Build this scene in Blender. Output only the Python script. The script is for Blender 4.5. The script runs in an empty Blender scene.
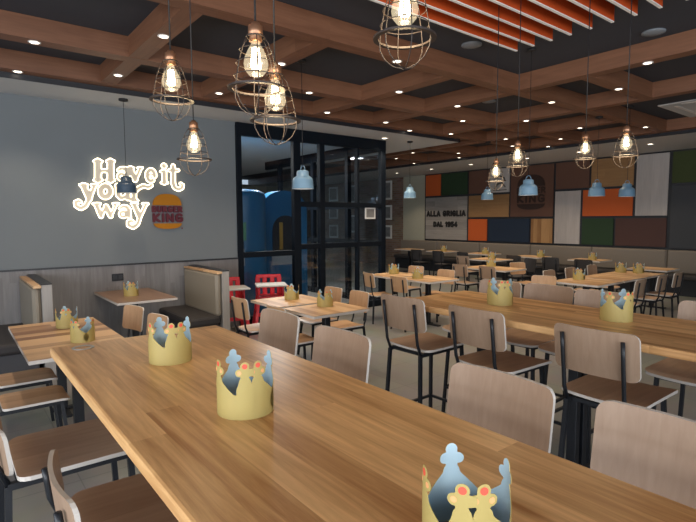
import bpy, math, random
import numpy as np
from mathutils import Vector, Matrix
from mathutils.geometry import tessellate_polygon
random.seed(7)
PI = math.pi
SC = bpy.context.scene
COL = SC.collection
rad = math.radians

# ------------------------------------------------------------------ mesh helpers
class MB:
    """collects shapes and links them as ONE mesh object"""
    def __init__(s):
        s.v = []; s.f = []; s.m = []; s.sm = []
    def add(s, verts, faces, mi=0, smooth=False):
        b = len(s.v); s.v += [tuple(map(float, p)) for p in verts]
        for k, f in enumerate(faces):
            s.f.append(tuple(b + i for i in f)); s.m.append(mi if isinstance(mi, int) else mi[k]); s.sm.append(smooth)
        return s
    def box(s, x0, x1, y0, y1, z0, z1, mi=0, bev=0.0):
        if bev <= 0:
            V = [(x, y, z) for x in (x0, x1) for y in (y0, y1) for z in (z0, z1)]
            return s.add(V, [(0,1,3,2),(4,6,7,5),(0,4,5,1),(2,3,7,6),(0,2,6,4),(1,5,7,3)], mi)
        b = min(bev, (x1-x0)/2.01, (y1-y0)/2.01, (z1-z0)/2.01)
        rings = []
        def ring(z, i, c):
            X0, X1, Y0, Y1 = x0+i, x1-i, y0+i, y1-i
            return [(X0+c,Y0,z),(X1-c,Y0,z),(X1,Y0+c,z),(X1,Y1-c,z),(X1-c,Y1,z),(X0+c,Y1,z),(X0,Y1-c,z),(X0,Y0+c,z)]
        k = b*0.3
        rings = [ring(z0, b, b*.5), ring(z0+k, k, b*.8), ring(z0+b, 0, b), ring(z1-b, 0, b), ring(z1-k, k, b*.8), ring(z1, b, b*.5)]
        V = [p for r in rings for p in r]; F = [tuple(range(7, -1, -1)), tuple(range(40, 48))]
        for r in range(5):
            for i in range(8):
                j = (i+1) % 8; F.append((r*8+i, r*8+j, r*8+8+j, r*8+8+i))
        return s.add(V, F, mi)
    def tube(s, pts, r, n=8, mi=0, closed=False, caps=True):
        P = [Vector(p) for p in pts]; m = len(P)
        R = r if isinstance(r, (list, tuple)) else [r]*m
        T = []
        for i in range(m):
            if closed: t = P[(i+1) % m] - P[i-1]
            else: t = P[min(i+1, m-1)] - P[max(i-1, 0)]
            T.append(t.normalized() if t.length > 1e-9 else Vector((0,0,1)))
        a = Vector((0,0,1)) if abs(T[0].z) < .9 else Vector((1,0,0))
        u = T[0].cross(a).normalized(); V = []
        for i in range(m):
            u = (u - T[i]*u.dot(T[i]))
            u = u.normalized() if u.length > 1e-6 else T[i].orthogonal().normalized()
            w = T[i].cross(u)
            for k in range(n):
                an = 2*PI*k/n
                V.append(P[i] + (u*math.cos(an) + w*math.sin(an))*R[i])
        F = []
        for i in range(m if closed else m-1):
            for k in range(n):
                j = (i+1) % m; l = (k+1) % n
                F.append((i*n+k, i*n+l, j*n+l, j*n+k))
        if caps and not closed:
            F.append(tuple(range(n-1, -1, -1))); F.append(tuple((m-1)*n+k for k in range(n)))
        return s.add(V, F, mi, True)
    def bar(s, p, q, w, h, mi=0):
        """square section bar"""
        P, Q = Vector(p), Vector(q); t = (Q-P).normalized()
        a = Vector((0,0,1)) if abs(t.z) < .9 else Vector((0,1,0))
        u = t.cross(a).normalized()*w/2; v = u.normalized().cross(t).normalized()*h/2
        V = [c + e for c in (P, Q) for e in (-u-v, u-v, u+v, -u+v)]
        return s.add(V, [(3,2,1,0),(4,5,6,7),(0,1,5,4),(1,2,6,5),(2,3,7,6),(3,0,4,7)], mi)
    def lathe(s, prof, n=24, mi=0, c=(0,0,0), smooth=True):
        V = []; F = []
        for r, z in prof:
            for k in range(n):
                V.append((c[0]+r*math.cos(2*PI*k/n), c[1]+r*math.sin(2*PI*k/n), c[2]+z))
        for i in range(len(prof)-1):
            for k in range(n):
                l = (k+1) % n
                F.append((i*n+k, i*n+l, i*n+n+l, i*n+n+k))
        return s.add(V, F, mi, smooth)
    def prism(s, poly, place, d0, d1, mi=0, mside=None):
        """poly: 2D outline; place(u, v, d) -> point; extruded from d0 to d1"""
        n = len(poly)
        V = [place(u, v, d0) for u, v in poly] + [place(u, v, d1) for u, v in poly]
        tris = tessellate_polygon([[Vector((u, v, 0)) for u, v in poly]])
        F = [tuple(t) for t in tris] + [tuple(n+i for i in reversed(t)) for t in tris]
        M = [mi]*len(F)
        for i in range(n):
            j = (i+1) % n; F.append((i, j, n+j, n+i)); M.append(mi if mside is None else mside)
        return s.add(V, F, M)
    def build(s, name, mats, parent=None, loc=None, rot=None, flip=True):
        me = bpy.data.meshes.new(name); me.from_pydata(s.v, [], s.f)
        for m in (mats if isinstance(mats, (list, tuple)) else [mats]): me.materials.append(m)
        me.polygons.foreach_set('material_index', s.m); me.polygons.foreach_set('use_smooth', s.sm)
        if flip:
            import bmesh
            bm = bmesh.new(); bm.from_mesh(me); bmesh.ops.recalc_face_normals(bm, faces=bm.faces); bm.to_mesh(me); bm.free()
        me.update()
        o = bpy.data.objects.new(name, me); COL.objects.link(o)
        if parent: o.parent = parent
        if loc: o.location = loc
        if rot is not None: o.rotation_euler = (0, 0, rot)
        return o

def tag(o, label=None, cat=None, group=None, kind=None):
    if label: o['label'] = label
    if cat: o['category'] = cat
    if group: o['group'] = group
    if kind: o['kind'] = kind
    return o
def thing(name, label, cat, loc=(0,0,0), rz=0, group=None):
    o = bpy.data.objects.new(name, None); COL.objects.link(o)
    o.empty_display_size = .1; o.location = loc; o.rotation_euler = (0, 0, rz)
    return tag(o, label, cat, group)
def copy_thing(src, loc, rz=0, label=None, group=None, scale=None):
    """a copy of a thing with copies of its parts and sub-parts"""
    r = src.copy(); COL.objects.link(r); r.location = loc; r.rotation_euler = (0, 0, rz)
    if label: r['label'] = label
    if group: r['group'] = group
    if scale: r.scale = (scale,)*3
    for ch in list(src.children):
        c = ch.copy(); COL.objects.link(c); c.parent = r
        for g in list(ch.children):
            d = g.copy(); COL.objects.link(d); d.parent = c
    return r
class Proto:
    """the first placement moves the original, later ones copy it"""
    def __init__(s, root): s.root = root; s.used = False
    def place(s, loc, rz, label, group, scale=None):
        if s.used: return copy_thing(s.root, loc, rz, label, group, scale)
        s.used = True; r = s.root; r.location = loc; r.rotation_euler = (0, 0, rz)
        if scale: r.scale = (scale,)*3
        return tag(r, label, None, group)
def structure(name, mb, mats): return tag(mb.build(name, mats), kind='structure')

# ------------------------------------------------------------------ 2D outlines from round strokes
def contours(strokes, step):
    """strokes: lists of (x, y, r); returns the closed outlines of their union"""
    A = [p for s in strokes for p in s]
    x0 = min(p[0]-p[2] for p in A)-3*step; x1 = max(p[0]+p[2] for p in A)+3*step
    y0 = min(p[1]-p[2] for p in A)-3*step; y1 = max(p[1]+p[2] for p in A)+3*step
    nx = int((x1-x0)/step)+1; ny = int((y1-y0)/step)+1
    X, Y = np.meshgrid(x0+np.arange(nx)*step, y0+np.arange(ny)*step)
    D = np.full(X.shape, 1e9)
    for s in strokes:
        segs = list(zip(s[:-1], s[1:])) if len(s) > 1 else [(s[0], s[0])]
        for a, b in segs:
            dx, dy = b[0]-a[0], b[1]-a[1]; L = dx*dx+dy*dy
            t = np.clip(((X-a[0])*dx+(Y-a[1])*dy)/L, 0, 1) if L > 1e-12 else np.zeros_like(X)
            D = np.minimum(D, np.hypot(X-a[0]-t*dx, Y-a[1]-t*dy)-(a[2]+(b[2]-a[2])*t))
    D = D + 1e-7
    seg = {}
    def pt(i, j, k, l):
        a, b = D[j, i], D[l, k]; t = a/(a-b)
        return (x0+(i+(k-i)*t)*step, y0+(j+(l-j)*t)*step)
    ins = D < 0
    for j, i in zip(*np.nonzero((ins[:-1,:-1]^ins[1:,1:])|(ins[:-1,1:]^ins[1:,:-1])|(ins[:-1,:-1]^ins[:-1,1:]))):
        c = [(i,j),(i+1,j),(i+1,j+1),(i,j+1)]; q = [bool(ins[b, a]) for a, b in c]
        E = [(min(c[k], c[(k+1)%4]), max(c[k], c[(k+1)%4])) for k in range(4)]
        out = [k for k in range(4) if q[k] and not q[(k+1)%4]]; inn = [k for k in range(4) if not q[k] and q[(k+1)%4]]
        if len(out) == 1: seg[E[out[0]]] = E[inn[0]]
        elif len(out) == 2:
            for k in out: seg[E[k]] = E[(k-1) % 4] if (k-1) % 4 in inn else E[(k+1) % 4]
    loops = []
    while seg:
        st = next(iter(seg)); cur = st; L = []
        while cur in seg:
            L.append(pt(cur[0][0], cur[0][1], cur[1][0], cur[1][1])); cur = seg.pop(cur)
        if len(L) > 5: loops.append(L)
    return loops
def thin(loop, d):
    out = [loop[0]]
    for p in loop[1:]:
        if math.hypot(p[0]-out[-1][0], p[1]-out[-1][1]) >= d: out.append(p)
    return out
def area(L): return .5*sum(L[i-1][0]*L[i][1]-L[i][0]*L[i-1][1] for i in range(len(L)))
def plate(mb, strokes, place, d0, d1, step, mi=0, dec=None):
    """solid plate of the strokes' union with its holes"""
    loops = [thin(l, dec or step*1.5) for l in contours(strokes, step)]
    loops = [l for l in loops if len(l) > 2]
    outer = [l for l in loops if area(l)*area(max(loops, key=lambda q: abs(area(q)))) > 0]
    holes = [l for l in loops if l not in outer]
    def inside(p, L):
        c = False
        for i in range(len(L)):
            a, b = L[i-1], L[i]
            if (a[1] > p[1]) != (b[1] > p[1]) and p[0] < (b[0]-a[0])*(p[1]-a[1])/(b[1]-a[1])+a[0]: c = not c
        return c
    for o in outer:
        rings = [o]+[h for h in holes if inside(h[0], o)]
        flat = [p for r in rings for p in r]; n = len(flat)
        tris = tessellate_polygon([[Vector((u, v, 0)) for u, v in r] for r in rings])
        V = [place(u, v, d0) for u, v in flat]+[place(u, v, d1) for u, v in flat]
        F = [tuple(t) for t in tris]+[tuple(n+i for i in reversed(t)) for t in tris]
        b = 0
        for r in rings:
            for i in range(len(r)):
                j = (i+1) % len(r); F.append((b+i, b+j, n+b+j, n+b+i))
            b += len(r)
        mb.add(V, F, mi)
    return loops

# stroke capitals in a box of height 1 (x to the right, y up)
GL = {
 'A': (.72, [[(.06,0),(.36,1),(.66,0)], [(.17,.32),(.55,.32)]]),
 'B': (.62, [[(.08,0),(.08,1),(.36,1),(.5,.88),(.5,.64),(.36,.53),(.08,.53)], [(.36,.53),(.56,.4),(.56,.13),(.38,0),(.08,0)]]),
 'D': (.66, [[(.08,0),(.08,1),(.34,1),(.56,.78),(.56,.22),(.34,0),(.08,0)]]),
 'E': (.55, [[(.5,1),(.08,1),(.08,0),(.5,0)], [(.08,.52),(.42,.52)]]),
 'G': (.68, [[(.56,.86),(.4,1),(.22,.98),(.08,.75),(.08,.25),(.22,.02),(.42,0),(.58,.14),(.58,.44),(.36,.44)]]),
 'I': (.2, [[(.1,0),(.1,1)]]),
 'K': (.66, [[(.08,0),(.08,1)], [(.56,1),(.12,.48),(.6,0)]]),
 'L': (.54, [[(.08,1),(.08,0),(.48,0)]]),
 'N': (.7, [[(.08,0),(.08,1),(.6,0),(.6,1)]]),
 'R': (.66, [[(.08,0),(.08,1),(.38,1),(.54,.86),(.54,.62),(.38,.48),(.08,.48)], [(.3,.48),(.58,0)]]),
 'U': (.66, [[(.08,1),(.08,.22),(.22,0),(.42,0),(.56,.22),(.56,1)]]),
 '1': (.36, [[(.06,.8),(.24,1),(.24,0)]]),
 '4': (.62, [[(.44,0),(.44,1),(.06,.3),(.58,.3)]]),
 '5': (.6, [[(.5,1),(.12,1),(.1,.56),(.34,.62),(.52,.48),(.52,.16),(.34,0),(.08,.06)]]),
 '9': (.6, [[(.5,.62),(.36,.46),(.18,.46),(.08,.6),(.08,.86),(.2,1),(.4,1),(.52,.84),(.52,.3),(.36,0),(.14,.02)]]),
}
def text_strokes(t, x0, x1, y0, y1, r):
    """capitals fitted in the box x0..x1, y0..y1; r: stroke radius"""
    gap = .2; W = sum(GL[c][0] if c != ' ' else .3 for c in t)+gap*(len(t)-1)
    sx = (x1-x0)/W; h = y1-y0; out = []; x = x0
    for c in t:
        if c != ' ':
            for s in GL[c][1]: out.append([(x+px*sx, y0+r+py*(h-2*r), r) for px, py in s])
            x += GL[c][0]*sx
        else: x += .3*sx
        x += gap*sx
    return out

# ------------------------------------------------------------------ materials
def new_mat(name):
    m = bpy.data.materials.new(name); m.use_nodes = True
    nt = m.node_tree; return m, nt, nt.nodes['Principled BSDF']
def N(nt, kind, **kw):
    n = nt.nodes.new(kind)
    for k, v in kw.items():
        if hasattr(n, k) and not k.startswith('in_'): setattr(n, k, v)
    return n
def plain(name, col, rough=.5, metal=0, spec=.5, var=.06, scale=12, bump=0, coat=0):
    """one colour with a slight procedural mottling"""
    m, nt, b = new_mat(name)
    b.inputs['Roughness'].default_value = rough; b.inputs['Metallic'].default_value = metal
    b.inputs['Specular IOR Level'].default_value = spec; b.inputs['Coat Weight'].default_value = coat
    tc = N(nt, 'ShaderNodeTexCoord'); no = N(nt, 'ShaderNodeTexNoise'); no.inputs['Scale'].default_value = scale; no.inputs['Detail'].default_value = 4
    nt.links.new(tc.outputs['Object'], no.inputs['Vector'])
    mx = N(nt, 'ShaderNodeMix', data_type='RGBA')
    mx.inputs[6].default_value = (*[c*(1-var) for c in col], 1); mx.inputs[7].default_value = (*[min(1, c*(1+var)) for c in col], 1)
    nt.links.new(no.outputs['Fac'], mx.inputs[0]); nt.links.new(mx.outputs[2], b.inputs['Base Color'])
    if bump:
        bp = N(nt, 'ShaderNodeBump'); bp.inputs['Strength'].default_value = bump; bp.inputs['Distance'].default_value = .004
        nt.links.new(no.outputs['Fac'], bp.inputs['Height']); nt.links.new(bp.outputs['Normal'], b.inputs['Normal'])
    return m
def wood(name, dark, light, grain='X', stave=.11, length=1.3, rough=.4, staves=.5, fine=1.0, coat=0, across=None, spec=.5, grain_w=.75, knots=False):
    """boards along one axis with a tone of their own, grain and figure"""
    m, nt, b = new_mat(name); L = nt.links.new
    b.inputs['Roughness'].default_value = rough; b.inputs['Coat Weight'].default_value = coat; b.inputs['Specular IOR Level'].default_value = spec
    tc = N(nt, 'ShaderNodeTexCoord'); sp = N(nt, 'ShaderNodeSeparateXYZ'); L(tc.outputs['Object'], sp.inputs[0])
    g = 'XYZ'.index(grain); ax = 'XYZ'.index(across) if across else [i for i in (1, 0, 2) if i != g][0]
    def math_(op, a, bb=None):
        n = N(nt, 'ShaderNodeMath', operation=op)
        for i, v in enumerate((a, bb)):
            if v is None: continue
            if isinstance(v, (int, float)): n.inputs[i].default_value = v
            else: L(v, n.inputs[i])
        return n.outputs[0]
    row = math_('FLOOR', math_('DIVIDE', sp.outputs[ax], stave))
    wr = N(nt, 'ShaderNodeTexWhiteNoise', noise_dimensions='1D'); L(row, wr.inputs['W'])
    colm = math_('FLOOR', math_('ADD', math_('DIVIDE', sp.outputs[g], length), math_('MULTIPLY', wr.outputs['Value'], 7.3)))
    cid = math_('ADD', math_('MULTIPLY', row, 17.13), math_('MULTIPLY', colm, 5.71))
    wn = N(nt, 'ShaderNodeTexWhiteNoise', noise_dimensions='1D'); L(cid, wn.inputs['W'])
    mp = N(nt, 'ShaderNodeMapping'); sc = [22*fine, 22*fine, 22*fine]; sc[g] = 1.4*fine; mp.inputs['Scale'].default_value = sc
    cb = N(nt, 'ShaderNodeCombineXYZ'); off = math_('MULTIPLY', wn.outputs['Value'], 9.0)
    for i in range(3): L(math_('ADD', sp.outputs[i], off), cb.inputs[i])
    L(cb.outputs[0], mp.inputs['Vector'])
    no = N(nt, 'ShaderNodeTexNoise'); no.inputs['Scale'].default_value = 1.6; no.inputs['Detail'].default_value = 6; no.inputs['Roughness'].default_value = .62; no.inputs['Distortion'].default_value = .6
    L(mp.outputs[0], no.inputs['Vector'])
    mp2 = N(nt, 'ShaderNodeMapping'); sc2 = [5, 5, 5]; sc2[g] = .9; mp2.inputs['Scale'].default_value = sc2; L(cb.outputs[0], mp2.inputs['Vector'])
    n2 = N(nt, 'ShaderNodeTexNoise'); n2.inputs['Scale'].default_value = 1.3; n2.inputs['Detail'].default_value = 3; n2.inputs['Distortion'].default_value = 1.2
    L(mp2.outputs[0], n2.inputs['Vector'])
    f = math_('ADD', math_('MULTIPLY', wn.outputs['Value'], staves), math_('MULTIPLY', no.outputs['Fac'], grain_w))
    f = math_('ADD', f, math_('MULTIPLY', n2.outputs['Fac'], .55)); f = math_('SUBTRACT', f, .15+staves*.5+(grain_w-.75)*.5)
    if knots:                                      # a few dark eyes drawn out along the grain
        mk = N(nt, 'ShaderNodeMapping'); sk = [4.6, 4.6, 4.6]; sk[g] = 1.5; mk.inputs['Scale'].default_value = sk; L(tc.outputs['Object'], mk.inputs['Vector'])
        vo = N(nt, 'ShaderNodeTexVoronoi', voronoi_dimensions='2D'); vo.inputs['Scale'].default_value = 1; L(mk.outputs[0], vo.inputs['Vector'])
        sc_ = N(nt, 'ShaderNodeSeparateColor'); L(vo.outputs['Color'], sc_.inputs[0])
        few = math_('GREATER_THAN', sc_.outputs[0], .66)
        dk = math_('MAXIMUM', math_('SUBTRACT', 1.0, math_('DIVIDE', vo.outputs['Distance'], .16)), 0.0)
        f = math_('SUBTRACT', f, math_('MULTIPLY', math_('MULTIPLY', dk, few), .6))
    r = N(nt, 'ShaderNodeValToRGB'); r.color_ramp.elements[0].position = .12; r.color_ramp.elements[1].position = .85
    r.color_ramp.elements[0].color = (*dark, 1); r.color_ramp.elements[1].color = (*light, 1); L(f, r.inputs[0])
    L(r.outputs[0], b.inputs['Base Color'])
    bp = N(nt, 'ShaderNodeBump'); bp.inputs['Strength'].default_value = .12; bp.inputs['Distance'].default_value = .002
    L(no.outputs['Fac'], bp.inputs['Height']); L(bp.outputs[0], b.inputs['Normal'])
    return m
def emit(name, col, s, base=(.8,.8,.8)):
    m, nt, b = new_mat(name); b.inputs['Base Color'].default_value = (*base, 1)
    b.inputs['Emission Color'].default_value = (*col, 1); b.inputs['Emission Strength'].default_value = s
    return m
def glassy(name, tint, refl=.9, rough=.02, ior=1.45):
    """thin pane: tinted see-through plus mirror by Fresnel"""
    m, nt, b = new_mat(name); nt.nodes.remove(b); out = nt.nodes['Material Output']
    t = N(nt, 'ShaderNodeBsdfTransparent'); t.inputs[0].default_value = (*tint, 1)
    g = N(nt, 'ShaderNodeBsdfGlossy'); g.inputs['Roughness'].default_value = rough; g.inputs[0].default_value = (refl,)*3+(1,)
    ge = N(nt, 'ShaderNodeNewGeometry'); dt = N(nt, 'ShaderNodeVectorMath', operation='DOT_PRODUCT')
    nt.links.new(ge.outputs['Normal'], dt.inputs[0]); nt.links.new(ge.outputs['Incoming'], dt.inputs[1])
    def mth(op, a, b=None):
        n = N(nt, 'ShaderNodeMath', operation=op)
        for i, v in enumerate((a, b)):
            if v is None: continue
            if isinstance(v, (int, float)): n.inputs[i].default_value = v
            else: nt.links.new(v, n.inputs[i])
        return n.outputs[0]
    k = mth('POWER', mth('SUBTRACT', 1.0, mth('ABSOLUTE', dt.outputs['Value'])), 5.0)
    fac = mth('ADD', mth('MULTIPLY', k, .75), .04)
    mx = N(nt, 'ShaderNodeMixShader'); nt.links.new(fac, mx.inputs[0]); nt.links.new(t.outputs[0], mx.inputs[1]); nt.links.new(g.outputs[0], mx.inputs[2])
    nt.links.new(mx.outputs[0], out.inputs['Surface']); return m
# ------------------------------------------------------------------ palette
OAK = wood('oak_slab', (.41,.175,.052), (.93,.575,.26), 'X', .105, 1.9, .33, .36, spec=.45, grain_w=1.15, knots=True)
OAKB = wood('oak_butcher_block', (.41,.185,.06), (.92,.57,.27), 'X', .045, .7, .36, .5, spec=.4)
BLOCK = wood('striped_laminate', (.26,.13,.065), (.70,.46,.25), 'Y', .12, 6, .38, 1.0)  # broad lighter and darker stripes across the table
BLOCKX = wood('laminate_staves_long', (.40,.22,.10), (.72,.48,.27), 'X', .10, .9, .38, .6)
PLY = wood('beech_veneer', (.30,.195,.13), (.43,.305,.22), 'Z', .5, 3, .42, .15, 1.3)
PLYS = wood('beech_seat_veneer', (.41,.25,.155), (.62,.415,.275), 'Y', .5, 3, .4, .15, 1.3)
PLYL = wood('light_chair_veneer', (.46,.275,.15), (.66,.43,.26), 'Z', .5, 3, .42, .15, 1.3)
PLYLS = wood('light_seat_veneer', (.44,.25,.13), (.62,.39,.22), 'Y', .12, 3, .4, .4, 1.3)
EDGE = plain('pale_ply_edge', (.62,.58,.54), .5)
BLACK = plain('black_steel', (.012,.014,.019), .38, .2)
BEAM_X = wood('ceiling_veneer_cross', (.135,.054,.027), (.265,.122,.067), 'X', .4, 2.4, .5, .25)
BEAM_Y = wood('ceiling_veneer_length', (.135,.054,.027), (.265,.122,.067), 'Y', .4, 2.4, .5, .25)
VOID = plain('charcoal_ceiling', (.038,.040,.052), .85)
SOFF = plain('ceiling_paint', (.56,.575,.59), .8, var=.02)
WALL = plain('blue_grey_wall_paint', (.168,.190,.206), .75, var=.03, scale=3)
WAINS = wood('grey_oak_cladding', (.135,.13,.135), (.255,.25,.255), 'Z', .07, 4, .5, .35, 1.0, across='Y')
TRIMK = plain('dark_trim', (.02,.022,.028), .4)
CREAM = plain('beige_wall', (.42,.41,.33), .7)
ORANGE = plain('orange_lacquer', (.52,.075,.014), .75, spec=.2)
WHITEL = plain('white_strip', (.82,.80,.78), .5)
DARKUP = plain('dark_upholstery', (.035,.032,.034), .55, bump=.15, scale=60)
TAUPE = plain('taupe_leatherette', (.27,.235,.185), .45, bump=.12, scale=50)
TAUPEL = plain('taupe_wall_padding', (.225,.19,.155), .55, bump=.12, scale=40)
PANELW = wood('pale_bench_laminate', (.27,.255,.24), (.40,.38,.36), 'Z', .3, 4, .45, .2, 1)
COPPER = plain('aged_copper', (.32,.17,.10), .35, .7)
WIRE = plain('bronze_wire', (.042,.032,.030), .5, .3)
CORD = plain('black_cord', (.012,.012,.014), .6)
BLUEM = plain('pale_blue_enamel', (.17,.30,.43), .4)
NAVYM = plain('dark_blue_enamel', (.035,.065,.11), .35)
INSIDE = plain('white_enamel', (.8,.8,.78), .5)
RED = plain('red_plastic', (.62,.02,.035), .35)
TRAY = plain('grey_tray_plastic', (.55,.55,.54), .4)
YEL = plain('yellow_card', (.54,.43,.15), .5, var=.03)
YELP = plain('pale_yellow_card', (.76,.66,.36), .5, var=.03)
BLU = plain('light_blue_card', (.55,.74,.87), .5, var=.03)
def thin_card(m, f):
    """lets part of the light through, as thin card does"""
    nt = m.node_tree; b = nt.nodes['Principled BSDF']; t = N(nt, 'ShaderNodeBsdfTranslucent'); mx = N(nt, 'ShaderNodeMixShader'); mx.inputs[0].default_value = f
    src = b.inputs['Base Color'].links[0].from_socket; nt.links.new(src, t.inputs[0])
    nt.links.new(b.outputs[0], mx.inputs[1]); nt.links.new(t.outputs[0], mx.inputs[2]); nt.links.new(mx.outputs[0], nt.nodes['Material Output'].inputs['Surface'])
thin_card(BLU, .3); thin_card(YEL, .2)
REDC = plain('red_print', (.78,.10,.06), .5)
ORC = plain('orange_print', (.85,.42,.18), .5)
CARD = plain('brown_card_inside', (.30,.20,.14), .7, var=.03)
SPKM = plain('grey_speaker_grille', (.22,.245,.28), .7)
LAMP = emit('downlight_glow', (1,.86,.66), 5)
BULB = emit('filament_glow', (1,.80,.48), 24)
NEON = emit('neon_glow', (1,.83,.56), 3.2)
def bulb_glass():
    m, nt, b = new_mat('amber_bulb_glass'); nt.nodes.remove(b); out = nt.nodes['Material Output']
    t = N(nt, 'ShaderNodeBsdfTransparent'); t.inputs[0].default_value = (1,.95,.85,1)
    g = N(nt, 'ShaderNodeBsdfGlossy'); g.inputs['Roughness'].default_value = .05
    e = N(nt, 'ShaderNodeEmission'); e.inputs[0].default_value = (1,.85,.58,1); e.inputs[1].default_value = .22
    m1 = N(nt, 'ShaderNodeMixShader'); m1.inputs[0].default_value = .06; a = N(nt, 'ShaderNodeAddShader')
    nt.links.new(t.outputs[0], m1.inputs[1]); nt.links.new(g.outputs[0], m1.inputs[2])
    nt.links.new(m1.outputs[0], a.inputs[0]); nt.links.new(e.outputs[0], a.inputs[1]); nt.links.new(a.outputs[0], out.inputs['Surface'])
    return m
BGLASS = bulb_glass()
PANE = glassy('dark_tinted_glass', (.86,.90,.93), .9)
DAYPANE = glassy('clear_window_glass', (.96,.98,1), .9)
def tiles(name, c1, c2, grout, w, h, rough, mortar=.004):
    m, nt, b = new_mat(name); L = nt.links.new
    tc = N(nt, 'ShaderNodeTexCoord'); br = N(nt, 'ShaderNodeTexBrick'); br.offset = .5 if h < .2 else 0.0
    br.inputs['Scale'].default_value = 1; br.inputs['Brick Width'].default_value = w; br.inputs['Row Height'].default_value = h
    br.inputs['Mortar Size'].default_value = mortar; br.inputs['Color1'].default_value = (*c1,1); br.inputs['Color2'].default_value = (*c2,1); br.inputs['Mortar'].default_value = (*grout,1)
    no = N(nt, 'ShaderNodeTexNoise'); no.inputs['Scale'].default_value = 2.2; no.inputs['Detail'].default_value = 8
    L(tc.outputs['Object'], no.inputs['Vector'])
    if h < .2:                                     # a wall of bricks in the x-z plane
        sp = N(nt, 'ShaderNodeSeparateXYZ'); cb = N(nt, 'ShaderNodeCombineXYZ'); L(tc.outputs['Object'], sp.inputs[0])
        L(sp.outputs[0], cb.inputs[0]); L(sp.outputs[2], cb.inputs[1]); L(cb.outputs[0], br.inputs['Vector'])
    else: L(tc.outputs['Object'], br.inputs['Vector'])
    mx = N(nt, 'ShaderNodeMix', data_type='RGBA', blend_type='MULTIPLY'); mx.inputs[0].default_value = .35
    L(br.outputs['Color'], mx.inputs[6]); L(no.outputs['Color'], mx.inputs[7]); L(mx.outputs[2], b.inputs['Base Color'])
    b.inputs['Roughness'].default_value = rough
    return m
FLOOR = tiles('pale_floor_tiles', (.30,.295,.275), (.27,.265,.25), (.2,.2,.19), .6, .6, .3)
BRICK = tiles('old_brick', (.20,.11,.075), (.31,.21,.155), (.24,.215,.19), .24, .075, .85, .01)

# ------------------------------------------------------------------ the setting
XW, YB = -7.4, 13.0                # white wall, panelled back wall
ZS, ZB, ZC = 3.24, 3.30, 3.50      # soffit, underside of the beams, dark ceiling
structure('floor', MB().box(-20.5, 4.6, -4.2, 13.2, -.1, 0), FLOOR)
structure('ceiling', MB().box(-20.5, 4.6, -4.2, 13.2, ZC, ZC+.1), VOID)
so = MB().box(-20.5, -6.63, -4.2, 8.1, ZS, ZC-.002).box(-20.5, 4.6, 10.62, 13.2, ZS, ZC-.002)
structure('ceiling_soffit', so, SOFF)
tr = MB().box(-6.632, -6.612, -4.2, 8.12, ZS, ZC-.01).box(-20.5, -6.612, 8.098, 8.12, ZS, ZC-.01).box(-20.5, 4.6, 10.6, 10.622, ZS, ZC-.01)
structure('trim_1', tr, TRIMK)
structure('wall_left', MB().box(XW-.15, XW, -4.2, 3.62, 0, ZS+.05), WALL)
structure('wainscot_left', MB().box(XW, XW+.018, -4.2, 3.62, 0, 1.09), WAINS)
structure('trim_2', MB().box(XW, XW+.026, -4.2, 3.62, 1.09, 1.112), TRIMK)
structure('wall_back', MB().box(-13.15, 4.6, YB, YB+.2, 0, ZS+.05), CREAM)
structure('wall_brick', MB().box(-20.5, -13.15, YB-.04, YB+.2, 0, ZS+.05), BRICK)
structure('wall_far_left', MB().box(-20.6, -20.4, -4.2, YB, 0, ZS+.05), CREAM)
structure('panel_backing', MB().box(-12.06, 4.5, YB-.03, YB, .985, ZS), TRIMK)
# the beam grid
QX = [(1.48,1.65,-6.61,-3.8), (2.69,2.86,-6.61,-3.8), (4.45,4.62,-6.61,-3.8), (5.67,5.83,-6.61,4.6), (7.41,7.57,-6.61,4.6), (8.76,8.92,-11.5,-3.8), (10.40,10.60,-15,4.6)]
for y0, y1, x0, x1 in QX: structure('ceiling_beam', MB().box(x0, x1, y0, y1, ZB+.003, ZC-.003), BEAM_X)
PY = [(-6.612,-6.45,-4.2,10.4), (-5.47,-5.30,-4.2,10.4), (-3.88,-3.72,-4.2,10.4), (-2.99,-2.84,5.75,7.5), (-.95,-.8,5.75,7.5), (-8.1,-7.94,8.2,10.5), (-9.75,-9.6,8.2,10.5), (-11.6,-11.44,8.2,10.5)]
for x0, x1, y0, y1 in PY: structure('ceiling_beam', MB().box(x0, x1, y0, y1, ZB, ZC-.003), BEAM_Y)
structure('ceiling_beam', MB().box(-15, -6.612, 8.12, 8.25, ZB+.003, ZC-.003), BEAM_X)
# daylight side of the room, behind the camera: piers, sills and glazed windows
wr = MB().box(4.4, 4.6, -4.2, 13.2, 0, .35).box(4.4, 4.6, -4.2, 13.2, 2.75, ZC)
for y in (-4.2, -1.4, 1.4): wr.box(4.4, 4.6, y, y+.5, .35, 2.75)
wr.box(4.4, 4.6, 4.2, 13.2, .35, 2.75)
structure('wall_right', wr, SOFF)
wf = MB().box(-7.4, 4.6, -4.4, -4.2, 0, .5).box(-7.4, 4.6, -4.4, -4.2, 2.75, ZC).box(-7.4, -5.2, -4.4, -4.2, .5, 2.75)
for x in (-2.4, 0.6, 4.0): wf.box(x, x+.6, -4.4, -4.2, .5, 2.75)
structure('wall_front', wf, SOFF)
k = 0
for y in (-3.7, -.9, 1.9):
    k += 1; tag(MB().box(4.49, 4.5, y, y+2.3, .35, 2.75).build('window_%d' % k, DAYPANE), kind='structure')
for x, w in ((-5.2, 2.8), (-1.8, 2.4), (1.2, 2.8)):
    k += 1; tag(MB().box(x, x+w, -4.31, -4.3, .5, 2.75).build('window_%d' % k, DAYPANE), kind='structure')

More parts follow.
